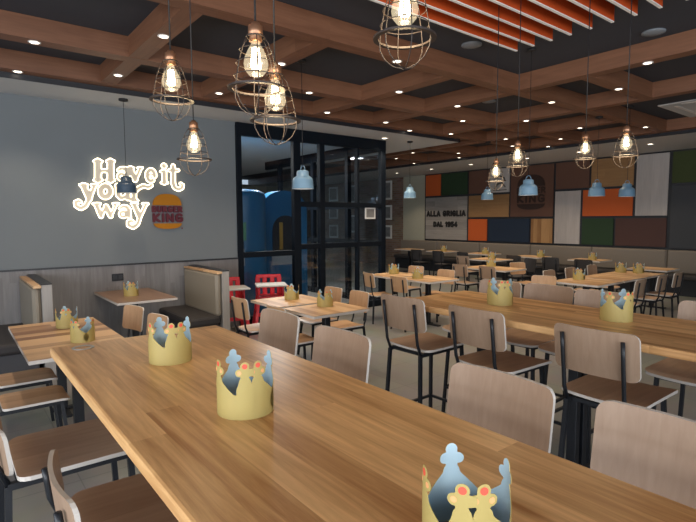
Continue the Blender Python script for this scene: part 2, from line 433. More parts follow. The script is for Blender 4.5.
# glazed play room on the left
GX, G0, G1, GZ = XW, 3.62, 6.80, 3.2
fr = MB()
def mull(y, w): fr.box(GX-.06, GX+.04, y-w/2, y+w/2, 0, GZ, 0, .006)
for y, w in ((3.66,.09), (4.74,.14), (5.27,.11), (6.10,.05), (6.74,.12)): mull(y, w)
fr.box(GX-.06, GX+.045, G0, G1, GZ-.16, ZS, 0, .006)
fr.box(GX-.055, GX+.035, G0, 4.74, 1.10, 1.19, 0, .006)
for z in (1.98, 1.24): fr.box(GX-.055, GX+.035, 4.74, G1, z-.045, z+.045, 0, .006)
fr.box(GX-.055, GX+.035, G0, G1, 0, .12, 0, .006)
for x in (-8.5, -9.8, -11.3): fr.box(x-.05, x+.05, 6.70, 6.80, 0, ZS)
for z0, z1 in ((0,.12), (1.2,1.29), (1.94,2.03), (3.04,ZS)): fr.box(-12, GX, 6.71, 6.79, z0, z1)
wn = tag(fr.build('window_%d' % (k+1), plain('black_window_frame', (.005,.008,.013), .6, spec=.12)), kind='structure')
pn = MB().box(GX-.012, GX-.004, G0, G1, .1, GZ-.1).box(-12, GX, 6.745, 6.753, .1, GZ-.1)
tag(pn.build('window_pane', PANE, wn), kind='structure')
structure('wall_playroom', MB().box(-12.1, -12.0, .8, 5.2, 0, ZS).box(-12, XW-.15, 3.3, 3.4, 0, ZS), plain('playroom_paint', (.33,.36,.38), .7))

# ------------------------------------------------------------------ wall sign and round shop mark
SIGN = {"have":[[[1.613,2.492,0.0425],[1.603,2.249,0.0425]],[[1.77,2.502,0.0425],[1.76,2.256,0.0425]],[[1.608,2.37,0.0238],[1.765,2.379,0.0238]],[[1.561,2.491,0.0153],[1.663,2.498,0.0153]],[[1.72,2.502,0.0153],[1.818,2.509,0.0153]],[[1.554,2.243,0.0153],[1.655,2.248,0.0153]],[[1.707,2.25,0.0153],[1.808,2.255,0.0153]],[[1.861,2.389,0.0204],[1.899,2.418,0.0238],[1.951,2.416,0.0289],[1.979,2.376,0.034],[1.978,2.273,0.034],[1.993,2.261,0.017]],[[1.939,2.309,0.0221],[1.934,2.329,0.0221],[1.92,2.343,0.0221],[1.9,2.348,0.0221],[1.88,2.341,0.0221],[1.865,2.326,0.0221],[1.859,2.305,0.0221],[1.863,2.285,0.0221],[1.877,2.271,0.0221],[1.897,2.267,0.0221],[1.917,2.273,0.0221],[1.933,2.289,0.0221],[1.939,2.309,0.0221]],[[2.023,2.425,0.034],[2.078,2.27,0.034]],[[2.152,2.433,0.0238],[2.081,2.27,0.0238]],[[1.989,2.431,0.0136],[2.064,2.435,0.0136]],[[2.115,2.439,0.0136],[2.183,2.443,0.0136]],[[2.346,2.333,0.0289],[2.346,2.367,0.0289],[2.335,2.397,0.0289],[2.316,2.416,0.0289],[2.293,2.421,0.0289],[2.269,2.41,0.0289],[2.25,2.386,0.0289],[2.24,2.353,0.0289],[2.241,2.319,0.0289],[2.251,2.289,0.0289],[2.27,2.27,0.0289],[2.294,2.266,0.0289],[2.318,2.277,0.0289]],[[2.245,2.341,0.0153],[2.341,2.362,0.0153]]],"it":[[[2.48,2.487,0.0408],[2.482,2.486,0.0408]],[[2.482,2.406,0.034],[2.477,2.249,0.034]],[[2.429,2.407,0.0153],[2.486,2.411,0.0153]],[[2.431,2.244,0.0153],[2.526,2.248,0.0153]],[[2.613,2.495,0.0306],[2.605,2.246,0.034],[2.624,2.184,0.0306],[2.678,2.157,0.0272],[2.733,2.181,0.0255],[2.748,2.227,0.0221],[2.711,2.247,0.0204]],[[2.552,2.429,0.0221],[2.687,2.437,0.0221]]],"your":[[[1.427,2.167,0.0374],[1.488,2.003,0.0374]],[[1.558,2.172,0.0238],[1.488,1.995,0.0255],[1.436,1.899,0.0272],[1.38,1.868,0.0272],[1.331,1.898,0.0255],[1.322,1.947,0.0238],[1.361,1.97,0.0204],[1.39,1.948,0.017]],[[1.384,2.175,0.0153],[1.475,2.179,0.0153]],[[1.521,2.181,0.0153],[1.591,2.184,0.0153]],[[1.75,2.102,0.0374],[1.745,2.134,0.0374],[1.729,2.159,0.0374],[1.706,2.172,0.0374],[1.679,2.171,0.0374],[1.654,2.156,0.0374],[1.637,2.13,0.0374],[1.629,2.098,0.0374],[1.634,2.066,0.0374],[1.65,2.041,0.0374],[1.673,2.027,0.0374],[1.7,2.028,0.0374],[1.725,2.043,0.0374],[1.743,2.069,0.0374],[1.75,2.102,0.0374]],[[1.852,2.183,0.034],[1.848,2.058,0.034],[1.883,2.015,0.0306],[1.936,2.032,0.0238],[1.967,2.077,0.0204]],[[1.979,2.188,0.034],[1.973,2.014,0.034]],[[1.82,2.189,0.0153],[1.86,2.191,0.0153]],[[1.949,2.194,0.0153],[1.987,2.196,0.0153]],[[1.972,2.011,0.0153],[2.018,2.012,0.0153]],[[2.056,2.121,0.034],[2.051,1.985,0.034]],[[2.018,2.124,0.0153],[2.071,2.126,0.0153]],[[2.012,1.985,0.0153],[2.104,1.986,0.0153]],[[2.054,2.089,0.0238],[2.111,2.154,0.0272],[2.182,2.194,0.0272],[2.252,2.175,0.0255],[2.297,2.198,0.0221],[2.289,2.224,0.0187]]],"way":[[[1.571,1.921,0.0306],[1.622,1.768,0.0306]],[[1.622,1.768,0.0187],[1.688,1.902,0.0187]],[[1.688,1.902,0.0306],[1.741,1.768,0.0306]],[[1.741,1.768,0.0187],[1.813,1.924,0.0187]],[[1.53,1.932,0.0153],[1.618,1.934,0.0153]],[[1.777,1.936,0.0153],[1.85,1.938,0.0153]],[[1.862,1.873,0.0204],[1.908,1.905,0.0221],[1.953,1.895,0.0272],[1.977,1.859,0.0306],[1.977,1.768,0.0306],[1.994,1.752,0.017]],[[1.94,1.795,0.0204],[1.936,1.814,0.0204],[1.922,1.828,0.0204],[1.903,1.833,0.0204],[1.883,1.828,0.0204],[1.868,1.814,0.0204],[1.862,1.795,0.0204],[1.867,1.776,0.0204],[1.88,1.762,0.0204],[1.9,1.757,0.0204],[1.919,1.762,0.0204],[1.934,1.776,0.0204],[1.94,1.795,0.0204]],[[2.053,1.928,0.034],[2.109,1.776,0.034]],[[2.208,1.93,0.0221],[2.124,1.76,0.0238],[2.086,1.656,0.0272],[2.026,1.613,0.0272],[1.966,1.641,0.0255],[1.965,1.693,0.0238],[2.007,1.709,0.0204],[2.036,1.68,0.017]],[[2.015,1.94,0.0153],[2.097,1.942,0.0153]],[[2.165,1.943,0.0153],[2.241,1.944,0.0153]]]}
wp = lambda a: (lambda u, v, d: (XW+d, u, v))
LETTER = emit('tube_lit_letter_face', (1,.84,.60), .16, (.45,.41,.35))  # faint emission paints the tubes' light onto the letter faces
ns = thing('neon_sign', 'white outlined neon lettering reading Have it your way on the grey-blue wall', 'neon sign', (XW, 2.0, 2.0))
def at_sign(u, v, d): return (d, u-2.0, v-2.0)
for word in SIGN:
    pm = MB(); lp = plate(pm, [[tuple(p) for p in s] for s in SIGN[word]], at_sign, .004, .030, .006, dec=.011)
    pan = pm.build('letter_panel', LETTER, ns)
    tm = MB()
    for l in lp:
        l = thin(l, .018)
        if len(l) > 3: tm.tube([at_sign(u, v, .036) for u, v in l],   .0058, 6, closed=True)
    tm.build('neon_tube', NEON, pan)
def bun(cx, w, z0, z1, up, n=20):
    """half-round bun outline: flat on one side, domed on the other"""
    P = []
    for i in range(n+1):
        t = PI*i/n; c, s_ = math.cos(t), math.sin(t)
        P.append((cx+w/2*math.copysign(abs(c)**.8, c), (z0+(z1-z0)*s_**.9) if up else (z1-(z1-z0)*s_**.9)))
    return P
lg = thing('logo_sign', 'round orange and dark red burger shop mark on the wall below the neon lettering', 'logo sign', (XW, 2.515, 1.84))
def at_logo(u, v, d): return (d, u-2.515, v-1.84)
BUNO = plain('orange_bun', (.42,.165,.010), .6, var=.02, spec=.2); LRED = plain('dark_red_letters', (.10,.006,.018), .5, var=.02)
MB().prism(bun(2.515, .41, 1.925, 2.09, True), at_logo, .003, .03).build('top_bun', BUNO, lg)
MB().prism(bun(2.515, .40, 1.585, 1.665, False), at_logo, .003, .03).build('bottom_bun', BUNO, lg)
for tx_ in (('BURGER', 2.30, 2.73, 1.822, 1.918, .0122), ('KING', 2.305, 2.735, 1.678, 1.812, .0172)):
    tx = MB(); plate(tx, text_strokes(*tx_), at_logo, .003, .03, .004); tx.build('lettering', LRED, lg)
MB().prism([(2.725+.011*math.cos(PI*k_/6), 1.592+.011*math.sin(PI*k_/6)) for k_ in range(12)], at_logo, .003, .012).build('registered_mark', LRED, lg)
ol = thing('power_outlet', 'small black power outlet on the wooden cladding above the booth table', 'outlet', (XW+.018, 1.80, .93))
MB().box(0, .012, -.075, .075, -.05, .05, 0, .004).build('cover_plate', BLACK, ol)
so_ = MB()
for u in (-.038, .038): so_.box(.012, .016, u-.025, u+.025, -.03, .03, 0, .003)
so_.build('socket', TRIMK, ol)

# ------------------------------------------------------------------ coloured panels on the back wall
def pcol(n, c, v=.04): return plain(n, c, .55, var=v, scale=3, spec=.2)
P_OR = pcol('panel_orange', (.56,.115,.03)); P_GR = pcol('panel_green', (.030,.058,.030)); P_NV = pcol('panel_navy', (.022,.034,.060))
P_BR = pcol('panel_brown', (.135,.070,.050)); P_DB = pcol('panel_dark_brown', (.085,.045,.040)); P_CH = pcol('panel_charcoal', (.060,.064,.072)); P_OL = pcol('panel_olive', (.055,.072,.026))
P_TN = wood('panel_tan', (.22,.115,.045), (.36,.20,.085), 'X', .22, 2, .5, .3, 1, across='Z')
P_WD = wood('panel_knotty', (.26,.125,.045), (.46,.26,.11), 'Z', .12, 2, .5, .7, 1, across='X')
P_WH = wood('panel_white_oak', (.38,.35,.34), (.52,.485,.47), 'Z', .3, 3, .5, .2, 1, across='X')
P_GY = wood('panel_grey_boards', (.20,.185,.175), (.36,.335,.315), 'X', .16, 2, .6, .5, 1, across='Z')
EMB = plain('dark_emblem', (.050,.030,.025), .5, spec=.2)
INK = plain('black_lettering', (.012,.011,.012), .6)
panels = [
 (-12.00,-11.34,2.50,3.20,P_OR,'small orange wall panel at the top corner beside the beige wall'),
 (-11.30,-10.23,2.50,3.20,P_GR,'dark green wall panel above the lettered grey board panel'),
 (-12.00,-10.23,1.04,2.44,P_GY,'grey board panel lettered ALLA GRIGLIA DAL 1954 in black'),
 (-10.17,-9.42,2.50,3.20,P_BR,'brown wall panel between the dark green panel and the grey poster'),
 (-9.39,-8.71,2.50,3.20,P_WH,'pale grey poster panel with a dark line drawing'),
 (-10.17,-8.71,1.77,2.44,P_TN,'tan wood panel below the pale grey poster'),
 (-10.17,-9.47,1.04,1.71,P_OR,'small orange wall panel beside the navy panel'),
 (-9.42,-8.03,1.04,1.71,P_NV,'navy blue wall panel along the bottom row'),
 (-8.66,-7.33,1.77,3.20,P_BR,'large brown panel with a dark round burger emblem'),
 (-7.98,-7.33,1.04,1.71,P_WD,'small striped wood panel below the emblem panel'),
 (-7.27,-6.36,2.50,3.20,P_BR,'brown wall panel above the narrow white oak panel'),
 (-7.27,-6.57,1.04,2.44,P_WH,'narrow white oak panel between the emblem panel and the wide orange panel'),
 (-6.31,-5.29,2.50,3.20,P_TN,'tan wood panel above the wide orange panel'),
 (-6.51,-5.29,1.77,2.44,P_OR,'wide orange wall panel behind two blue pendant lamps'),
 (-6.51,-5.72,1.04,1.71,P_GR,'small green wall panel under the wide orange panel'),
 (-5.67,-4.54,1.04,1.71,P_DB,'dark brown wall panel along the bottom row below the tall white oak panel'),
 (-5.23,-4.54,1.77,3.20,P_WH,'tall white oak panel near the end of the panelled wall'),
 (-4.47,-2.9,2.50,3.20,P_OL,'olive green wall panel above the charcoal panel'),
 (-4.47,-2.9,1.02,2.44,P_CH,'large charcoal wall panel under the olive green panel')]
for x0, x1, z0, z1, m, lab in panels:
    r = thing('wall_panel', lab, 'wall panel', ((x0+x1)/2, YB-.03, z0), 0, 'coloured panels on the back wall')
    cx = (x0+x1)/2
    MB().box(x0-cx, x1-cx, -.03, 0, 0, z1-z0, 0, .004).build('board', m, r)
    pl = lambda u, v, d: (u-cx, -.03-d, v-z0)
    if m is P_GY:
        for tx_ in (('ALLA GRIGLIA', -11.93, -10.29, 1.80, 2.00, .029), ('DAL 1954', -11.62, -10.62, 1.45, 1.64, .029)):
            t = MB(); plate(t, text_strokes(*tx_), pl, .001, .014, .006); t.build('lettering', INK, r)
    if 'burger emblem' in lab:
        for bn in ((2.62, 2.95, True), (1.97, 2.13, False)): MB().prism(bun(-8.0, .86, *bn), pl, .001, .014).build('emblem_bun', EMB, r)
        for tx_ in (('BURGER', -8.44, -7.56, 2.42, 2.60, .021), ('KING', -8.43, -7.57, 2.16, 2.40, .030)):
            t = MB(); plate(t, text_strokes(*tx_), pl, .001, .014, .007); t.build('lettering', EMB, r)
    if 'line drawing' in lab:
        t = MB()
        for st in ([(-9.2,2.62,.02),(-9.1,2.75,.025),(-8.95,2.78,.02),(-8.85,2.66,.02)], [(-9.2,2.9,.02),(-9.05,2.98,.03),(-8.88,2.92,.02),(-8.85,2.84,.02)], [(-9.15,2.84,.012),(-8.92,2.86,.012)], [(-9.25,2.56,.012),(-8.8,2.57,.012)]):
            plate(t, [st], pl, .001, .006, .006)
        t.build('drawing', plain('poster_ink', (.07,.065,.06), .6), r)

# ------------------------------------------------------------------ orange ceiling baffles
ordw = ['first','second','third','fourth','fifth','sixth','seventh','eighth','ninth','tenth','eleventh','twelfth','thirteenth','fourteenth']
for i in range(14):
    x = -2.99+.185*i
    b = thing('ceiling_baffle', '%s orange ceiling baffle with white lower edge, counted from the wall sign side' % ordw[i], 'ceiling baffle', (x, 4.52, 3.36), 0, 'orange baffles hung under the ceiling')
    MB().box(-.011, .011, -5.9, 0, .008, .135).build('board', ORANGE, b)
    MB().box(-.0115, .0115, -5.9, .001, 0, .0085).build('edge_strip', WHITEL, b)
# downlights
dl = thing('downlight', 'x', 'ceiling light')
MB().lathe([(.052,0),(.052,-.005),(.042,-.007),(.036,-.003),(.036,0)], 20).build('trim_ring', WHITEL, dl)
MB().lathe([(.036,-.0035),(.0,-.0035)], 20).build('lens', LAMP, dl)
DL = Proto(dl)
rows = [
 ('crosswise beam nearest the camera', [(-6.03,1.565),(-4.54,1.565)]),
 ('second crosswise beam from the camera', [(-6.10,2.775),(-4.59,2.775)]),
 ('third crosswise beam from the camera', [(-6.2,4.535),(-4.67,4.535)]),
 ('beam past the end of the orange baffles', [(-6.23,5.75),(-4.74,5.75),(-2.26,5.75)]),
 ('crosswise beam behind the orange baffles\' frame', [(-6.32,7.49),(-4.75,7.49)]),
 ('crosswise beam before the last one', [(-8.62,8.84),(-6.05,8.84),(-4.54,8.84)]),
 ('last crosswise beam by the panelled wall', [(-10.19,10.5),(-8.58,10.5),(-6.10,10.5)]),
 ('lengthwise beam bordering the white wall', [(-6.53,.68),(-6.53,6.61),(-6.53,9.79)]),
 ('second lengthwise beam from the white wall', [(-5.385,.70),(-5.385,3.66),(-5.385,6.67),(-5.385,9.72)]),
 ('third lengthwise beam from the white wall', [(-3.80,3.66),(-3.80,6.6),(-3.80,9.69)]),
 ('fourth lengthwise beam from the white wall', [(-2.915,6.6)]),
 ('short beams near the brick wall', [(-8.02,9.79),(-9.67,9.3)])]
def spot(x, y, z, e, ang=110, col=(1,.80,.58)):
    l = bpy.data.lights.new('downlight_beam', 'SPOT'); l.energy = e; l.color = col; l.spot_size = rad(ang); l.spot_blend = .6; l.shadow_soft_size = .04
    o = bpy.data.objects.new('downlight_beam', l); COL.objects.link(o); o.location = (x, y, z)
for nm, ps in rows:
    for i, (x, y) in enumerate(ps):
        pre = 'recessed downlight in the ' if len(ps) == 1 else '%s recessed downlight along the ' % ordw[i]
        DL.place((x, y, ZB+.002), 0, pre+nm, 'downlights in the wooden beams'); spot(x, y, ZB-.03, 30)
for i, (x, y) in enumerate([(-12.15,11.72),(-10.59,11.66),(-9.07,11.62),(-7.3,11.6),(-5.91,11.5),(-4.40,11.5),(-7.15,6.57)]):
    lab = 'bright white downlight in the soffit at the corner of the glass room' if i == 6 else '%s white downlight in the soffit before the panelled wall' % ordw[i]
    DL.place((x, y, ZS+.002), 0, lab, 'downlights in the painted soffit', 1.35); spot(x, y, ZS-.03, 30*1.2)
for x, y, w in ((-3.40,4.34,'beside the first orange baffle'), (-2.10,5.45,'beyond the far end of the orange baffles'), (-4.81,6.58,'inside the wooden coffer past the baffles')):
    s_ = thing('ceiling_speaker', 'round white ceiling speaker '+w, 'speaker', (x, y, ZC-.012))
    MB().lathe([(.095,.012),(.095,.002),(.082,-.004),(0,-.004)], 28).build('grille', SPKM, s_); MB().lathe([(.095,.012),(.104,.012),(.104,0),(.095,-.001)], 28).build('rim', SPKM, s_)
s_ = thing('ceiling_cassette', 'large pale grey air conditioning panel in the dark ceiling near the back wall', 'ceiling panel', (-2.55, 9.68, ZC-.02))
MB().box(-.8, .8, -.72, .72, 0, .02, 0, .006).build('panel_face', SOFF, s_)
v_ = MB()
for a in range(4):
    c, s2 = round(math.cos(a*PI/2)), round(math.sin(a*PI/2))
    p = lambda u, w: (u*c-w*s2, u*s2+w*c)
    a0, a1 = p(-.5,.58), p(.5,.64); v_.box(min(a0[0],a1[0]), max(a0[0],a1[0]), min(a0[1],a1[1]), max(a0[1],a1[1]), -.004, .004)
v_.build('air_slot', WHITEL, s_)

# ------------------------------------------------------------------ chairs and stools
def shell(mb, w, h, rc, t, fn, nu=11, nv=9, mi=0, me=1):
    """rounded sheet of thickness t; fn(u in metres, v 0..h) -> point, normal"""
    rows_ = []
    vs = [0, rc*.12, rc*.4, rc*.8, rc*1.2] + [rc*1.2+(h-2.4*rc)*k/4 for k in (1,2,3)] + [h-rc*1.2, h-rc*.8, h-rc*.4, h-rc*.12, h]
    for v in vs:
        e = min(v, h-v); hw = w/2 if e >= rc else w/2-rc+math.sqrt(max(0, rc*rc-(rc-e)**2))
        rows_.append([fn(hw*(-1+2*i/(nu-1)), v) for i in range(nu)])
    A = [tuple(Vector(p)+Vector(n)*t/2) for r in rows_ for p, n in r]; B = [tuple(Vector(p)-Vector(n)*t/2) for r in rows_ for p, n in r]
    n = len(A); F = []; M = []
    for j in range(len(vs)-1):
        for i in range(nu-1):
            a = j*nu+i; F.append((a, a+1, a+nu+1, a+nu)); M.append(mi); F.append((n+a, n+a+nu, n+a+nu+1, n+a+1)); M.append(mi)
    ring = list(range(nu)) + [j*nu+nu-1 for j in range(1, len(vs))] + [(len(vs)-1)*nu+i for i in range(nu-2, -1, -1)] + [j*nu for j in range(len(vs)-2, 0, -1)]
    for i in range(len(ring)):
        a, b = ring[i], ring[(i+1) % len(ring)]; F.append((a, n+a, n+b, b)); M.append(me)
    mb.add(A+B, F, M); return mb
def make_chair(name, label, seat_z, top, back_h, mats, footrest, w=.42, d=.43, lean=.05):
    seat_m, back_m, edge_m, met = mats
    t = thing(name, label, 'stool' if footrest else 'chair')
    sm = MB(); shell(sm, w, d, .045, .016, lambda u, v: ((u, -d/2+v, seat_z-.008+.012*(u/(w/2))**2-.010*max(0, (v-d*.8)/(d*.2))**2), (0,0,1)))
    sm.build('seat', [seat_m, edge_m], t)
    y0 = -d/2-.012
    def bf(u, v):
        k = (u/(w/2))**2; z = top-back_h+v
        return (u, y0+.030*k-.030-lean*(z-seat_z)/(top-seat_z), z), (0, -1, .1)
    bm = MB(); shell(bm, w-.005, back_h, .035, .013, bf); bm.build('backrest', [back_m, edge_m], t)
    def yb(z): return y0-.030-lean*(z-seat_z)/(top-seat_z)-.014+.006
    ux = w/2-.063
    for sx in (-1, 1):
        MB().tube([(sx*ux, yb(top-.04), top-.04), (sx*ux, yb(top-back_h*.5), top-back_h*.5), (sx*ux, yb(seat_z+.05), seat_z+.05), (sx*ux, y0-.012, seat_z-.03)], .0105, 8).build('upright', met, t)
        MB().bar((sx*ux, y0-.014, seat_z-.03), (sx*(ux+.035), y0-.05, 0), .022, .022).build('leg', met, t)
        MB().bar((sx*ux, d/2-.05, seat_z-.03), (sx*(ux+.035), d/2-.01, 0), .022, .022).build('leg', met, t)
        MB().bar((sx*ux, y0-.016, seat_z-.032), (sx*ux, d/2-.04, seat_z-.032), .024, .024).build('side_rail', met, t)
    for yr in (d/2-.06, y0+.02): MB().bar((-ux, yr, seat_z-.032), (ux, yr, seat_z-.032), .02, .02).build('cross_rail', met, t)
    if footrest:
        f = .30; k = 1-f/seat_z; xx = ux+.035*k
        g = MB(); ya, yb_ = y0-.014-.036*k, d/2-.05+.04*k
        g.bar((-xx, yb_, f), (xx, yb_, f), .018, .018).bar((-xx, ya, f), (-xx, yb_, f), .018, .018).bar((xx, ya, f), (xx, yb_, f), .018, .018).bar((-xx, ya, f), (xx, ya, f), .018, .018)
        g.build('footrest', met, t)
    return t
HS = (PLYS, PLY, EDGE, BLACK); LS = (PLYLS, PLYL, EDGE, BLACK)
STOOL = Proto(make_chair('bar_stool', 'x', .80, 1.17, .235, HS, True, d=.47))
LOWB = Proto(make_chair('bar_stool', 'x', .80, .985, .165, HS, True, lean=.02))
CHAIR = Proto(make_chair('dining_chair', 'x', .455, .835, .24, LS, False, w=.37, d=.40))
CHAIRG = Proto(make_chair('dining_chair', 'x', .455, .835, .24, (PLYS, PLY, EDGE, BLACK), False, w=.37, d=.40))
DARKC = Proto(make_chair('dining_chair', 'x', .455, .835, .30, (DARKUP, DARKUP, DARKUP, BLACK), False, w=.40, d=.40))
gF = 'stools along the long front table'; gR = 'stools around the second long table'
LOWB.place((-2.23,.36,0), 0, 'wooden bar stool tucked under the camera side of the front table, seat in full view', gF)
LOWB.place((-1.59,.47,0), rad(-2), 'nearest bar stool on the camera side of the front table, curved backrest seen end on', gF)
for x, y, a, l in ((-2.50,1.18,180,'bar stool at the far end of the front table, beside the low table pair'),
                   (-1.87,1.15,181,'second bar stool along the far side of the front table, behind the middle crown'),
                   (-1.01,1.16,179,'bar stool behind the nearest crown on the far side of the front table'),
                   (-.49,1.18,177,'nearest bar stool on the far side of the front table, cut by the picture edge')):
    STOOL.place((x, y, 0), rad(a), l, gF)
for x, y, a, l in ((-2.50,2.75,1,'bar stool at the end of the second long table nearest the glass room'),
                   (-1.86,2.75,-2,'bar stool in the middle of the second long table, dark uprights on its back'),
                   (-1.15,2.74,0,'bar stool before the second long table nearest the camera, full back in view'),
                   (-.42,2.76,0,'bar stool before the second long table at the edge of the picture')):
    STOOL.place((x, y, 0), rad(a), l, gR)
for x, y, a, l in ((-2.57,3.42,180,'bar stool behind the second long table beyond its small crown'),
                   (-2.135,3.46,182,'bar stool behind the second long table, partly hidden between two others'),
                   (-1.70,3.43,180,'bar stool behind the second long table, next to the large crown'),
                   (-1.0,3.42,180,'bar stool behind the second long table nearest the picture edge')):
    STOOL.place((x, y, 0), rad(a), l, gR)

# ------------------------------------------------------------------ tables
def pedestal(mb, x, y, z, foot=.28, col=.035):
    mb.box(x-col, x+col, y-col, y+col, .02, z-.03, 0, .004)
    return mb
def long_table(label, x0, x1, y0, y1, z, mat, legs, f0, f1):
    cx, cy = (x0+x1)/2, (y0+y1)/2
    t = thing('high_table', label, 'table', (cx, cy, 0)); a, b = (x1-x0)/2, (y1-y0)/2
    MB().box(-a, a, -b, b, z-.042, z, 0, .009).build('tabletop', mat, t)
    for lx in legs:
        sx = lx-cx
        for sy in (-.045, .045): MB().box(sx-.03, sx+.03, sy-.025, sy+.025, .012, z-.06, 0, .003).build('leg', BLACK, t)
        MB().box(sx-.055, sx+.055, f0, f1, 0, .014, 0, .004).build('foot', BLACK, t)
        MB().box(sx-.03, sx+.03, -.32, .32, z-.062, z-.042).build('top_bracket', BLACK, t)
    return t
FT = long_table('long high oak table filling the foreground with three paper crowns', -2.73, .45, .35, 1.19, 1.10, OAK, (-2.5, -1.2, .1), -.15, .15)
g_ = MB().lathe([(.034,.0005),(.046,.0005),(.049,.002),(.046,.004),(.037,.0035),(.034,.0005)], 28, 0, (-2.63+1.14, .475-.77, 1.10))
g_.build('cable_grommet', plain('brushed_steel', (.55,.53,.5), .35, .6), FT)
long_table('second long high wooden table with two paper crowns, past the front table', -2.72, .6, 2.58, 3.42, 1.10, OAKB, (-2.18, -1.50, .25), -.01, .14)
def low_table(label, cx, cy, w, d, mat, group=None, ped=1, edge=EDGE, z=.75):
    t = thing('dining_table', label, 'table', (cx, cy, 0), 0, group)
    m = MB(); m.box(-w/2, w/2, -d/2, d/2, z-.004, z, 0); m.build('tabletop', mat, t)
    MB().box(-w/2-.001, w/2+.001, -d/2-.001, d/2+.001, z-.03, z-.0035).build('edge_band', edge, t)
    for i in range(ped):
        px = 0 if ped == 1 else (-w/4 if i == 0 else w/4)
        MB().box(px-.035, px+.035, -.035, .035, .02, z-.03, 0, .004).build('column', BLACK, t)
        f = MB(); f.box(px-.25, px+.25, -.035, .035, 0, .022, 0, .006).box(px-.035, px+.035, -.09, .09, 0, .0225, 0, .006); f.build('foot', BLACK, t)
        MB().box(px-.16, px+.16, -.16, .16, z-.045, z-.03).build('top_plate', BLACK, t)
    return t
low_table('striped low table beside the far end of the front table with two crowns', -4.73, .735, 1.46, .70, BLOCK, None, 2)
low_table('booth table against the wall under the neon lettering', -6.79, 1.85, 1.18, .70, wood('booth_walnut', (.17,.10,.07), (.30,.19,.13), 'X', .5, 3, .35, .1))
low_table('low square table beside the glass room, the one nearer the red high chairs', -5.08, 3.16, .66, .72, BLOCKX)
low_table('low square table with pale edge beside the glass room, next to another like it', -4.37, 3.16, .60, .72, BLOCKX)
low_table('low wooden table by the corner post of the glass room', -6.32, 6.06, .68, .70, BLOCKX)
low_table('low wooden table right of the one by the glass room corner', -5.55, 6.06, .70, .70, BLOCKX)
low_table('wide low table in the middle distance before the navy panel', -5.95, 8.38, 1.0, .70, BLOCKX, None, 2)
low_table('low table far back under the lettered grey panel', -7.35, 10.2, .8, .70, BLOCKX)
for i, (y, d_, w_) in enumerate(((7.62,.78,'nearest'), (8.46,.78,'middle'), (9.28,.78,'farthest'))):
    low_table('%s table of the row flanked by side-on chairs beyond the second long table' % w_, -3.74, y, .74, d_, BLOCKX, 'tables in the row beyond the second long table')
low_table('low table near the banquette right of the table row', -3.9, 10.55, .7, .6, BLOCKX)

# low chairs: x, y, angle (0 faces the panelled wall), proto, label
gC = 'low wooden chairs'
for x, y, a, P, l in (
 (-4.70,.43,0,CHAIR,'low wooden chair tucked under the striped table, the farther of two'),
 (-4.12,.42,0,CHAIR,'low wooden chair tucked under the striped table, the nearer of two'),
 (-5.27,1.19,194,CHAIR,'small wooden chair behind the striped table, nearest the booth table'),
 (-4.64,1.22,190,CHAIR,'small wooden chair behind the striped table, beside the far crown'),
 (-5.19,2.80,2,CHAIR,'wooden chair with dark uprights before the red high chairs'),
 (-4.40,2.82,0,CHAIR,'wooden chair hidden behind the front stools at the pale edged table'),
 (-5.17,3.60,180,CHAIR,'wooden chair behind the low table pair, nearer the red high chairs'),
 (-4.68,3.62,178,CHAIR,'wooden chair behind the low table pair, at its pale edged table'),
 (-6.22,5.66,-12,CHAIR,'low wooden chair seen from behind beside the glass room corner'),
 (-5.52,5.62,0,CHAIR,'low wooden chair seen from behind at the second table past the glass corner'),
 (-6.55,6.58,184,CHAIR,'low wooden chair facing the camera by the glass room corner table'),
 (-5.72,6.46,184,CHAIR,'low wooden chair facing the camera left of the small crown table'),
 (-5.68,8.05,0,CHAIRG,'grey-brown chair seen from behind at the wide middle-distance table'),
 (-6.3,8.03,0,CHAIRG,'grey-brown chair at the wide middle-distance table, farther from the camera line'),
 (-5.55,8.86,250,CHAIR,'wooden chair turned side-on behind the wide middle-distance table'),
 (-4.28,7.95,270,CHAIRG,'pale chair facing across the table row, nearest of its side'),
 (-4.28,8.66,270,CHAIRG,'pale chair facing across the table row, middle of its side'),
 (-4.28,9.45,270,CHAIRG,'pale chair facing across the table row, farthest of its side'),
 (-4.06,6.86,198,CHAIR,'orange-toned chair at the near corner of the table row'),
 (-3.26,7.72,90,CHAIRG,'side-on chair with black uprights, nearest of three in a row'),
 (-3.28,8.56,90,CHAIRG,'side-on chair with black uprights, middle of three in a row'),
 (-3.28,9.20,90,CHAIRG,'side-on chair with black uprights, farthest of three in a row'),
 (-7.7,9.86,0,CHAIRG,'chair before the low table under the lettered panel')):
    P.place((x, y, 0), rad(a), l, gC)
for i, (x, y, a) in enumerate(((-10.3,10.95,5), (-9.4,10.9,0), (-8.6,11.0,-5), (-7.0,10.9,0), (-6.3,9.85,160), (-6.1,10.95,4), (-5.3,10.9,0), (-2.75,10.3,80))):
    DARKC.place((x, y, 0), rad(a), 'dark upholstered chair by the banquette, %s counting from the brick wall' % ordw[i], 'dark chairs before the banquette')
# banquette and its tables
bq = thing('banquette', 'long dark banquette with taupe padded back under the coloured panels', 'bench', (-7.5, 12.6, 0))
MB().box(-5.6, 6.5, -.05, .38, 0, .36).build('base', TRIMK, bq)
MB().box(-5.6, 6.5, -.15, .22, .36, .47, 0, .03).build('seat_cushion', DARKUP, bq)
for i in range(7):
    a = -5.6+12.1*i/7; MB().box(a+.006, a+12.1/7-.006, .20, .37, .47, .985, 0, .03).build('back_pad', TAUPEL, bq)
for i, x in enumerate((-11.6, -10.2, -8.7, -7.2, -5.7)):
    low_table('%s small table along the banquette, counted from the brick wall' % ordw[i], x, 11.75, .75, .62, BLOCKX, 'tables along the banquette')

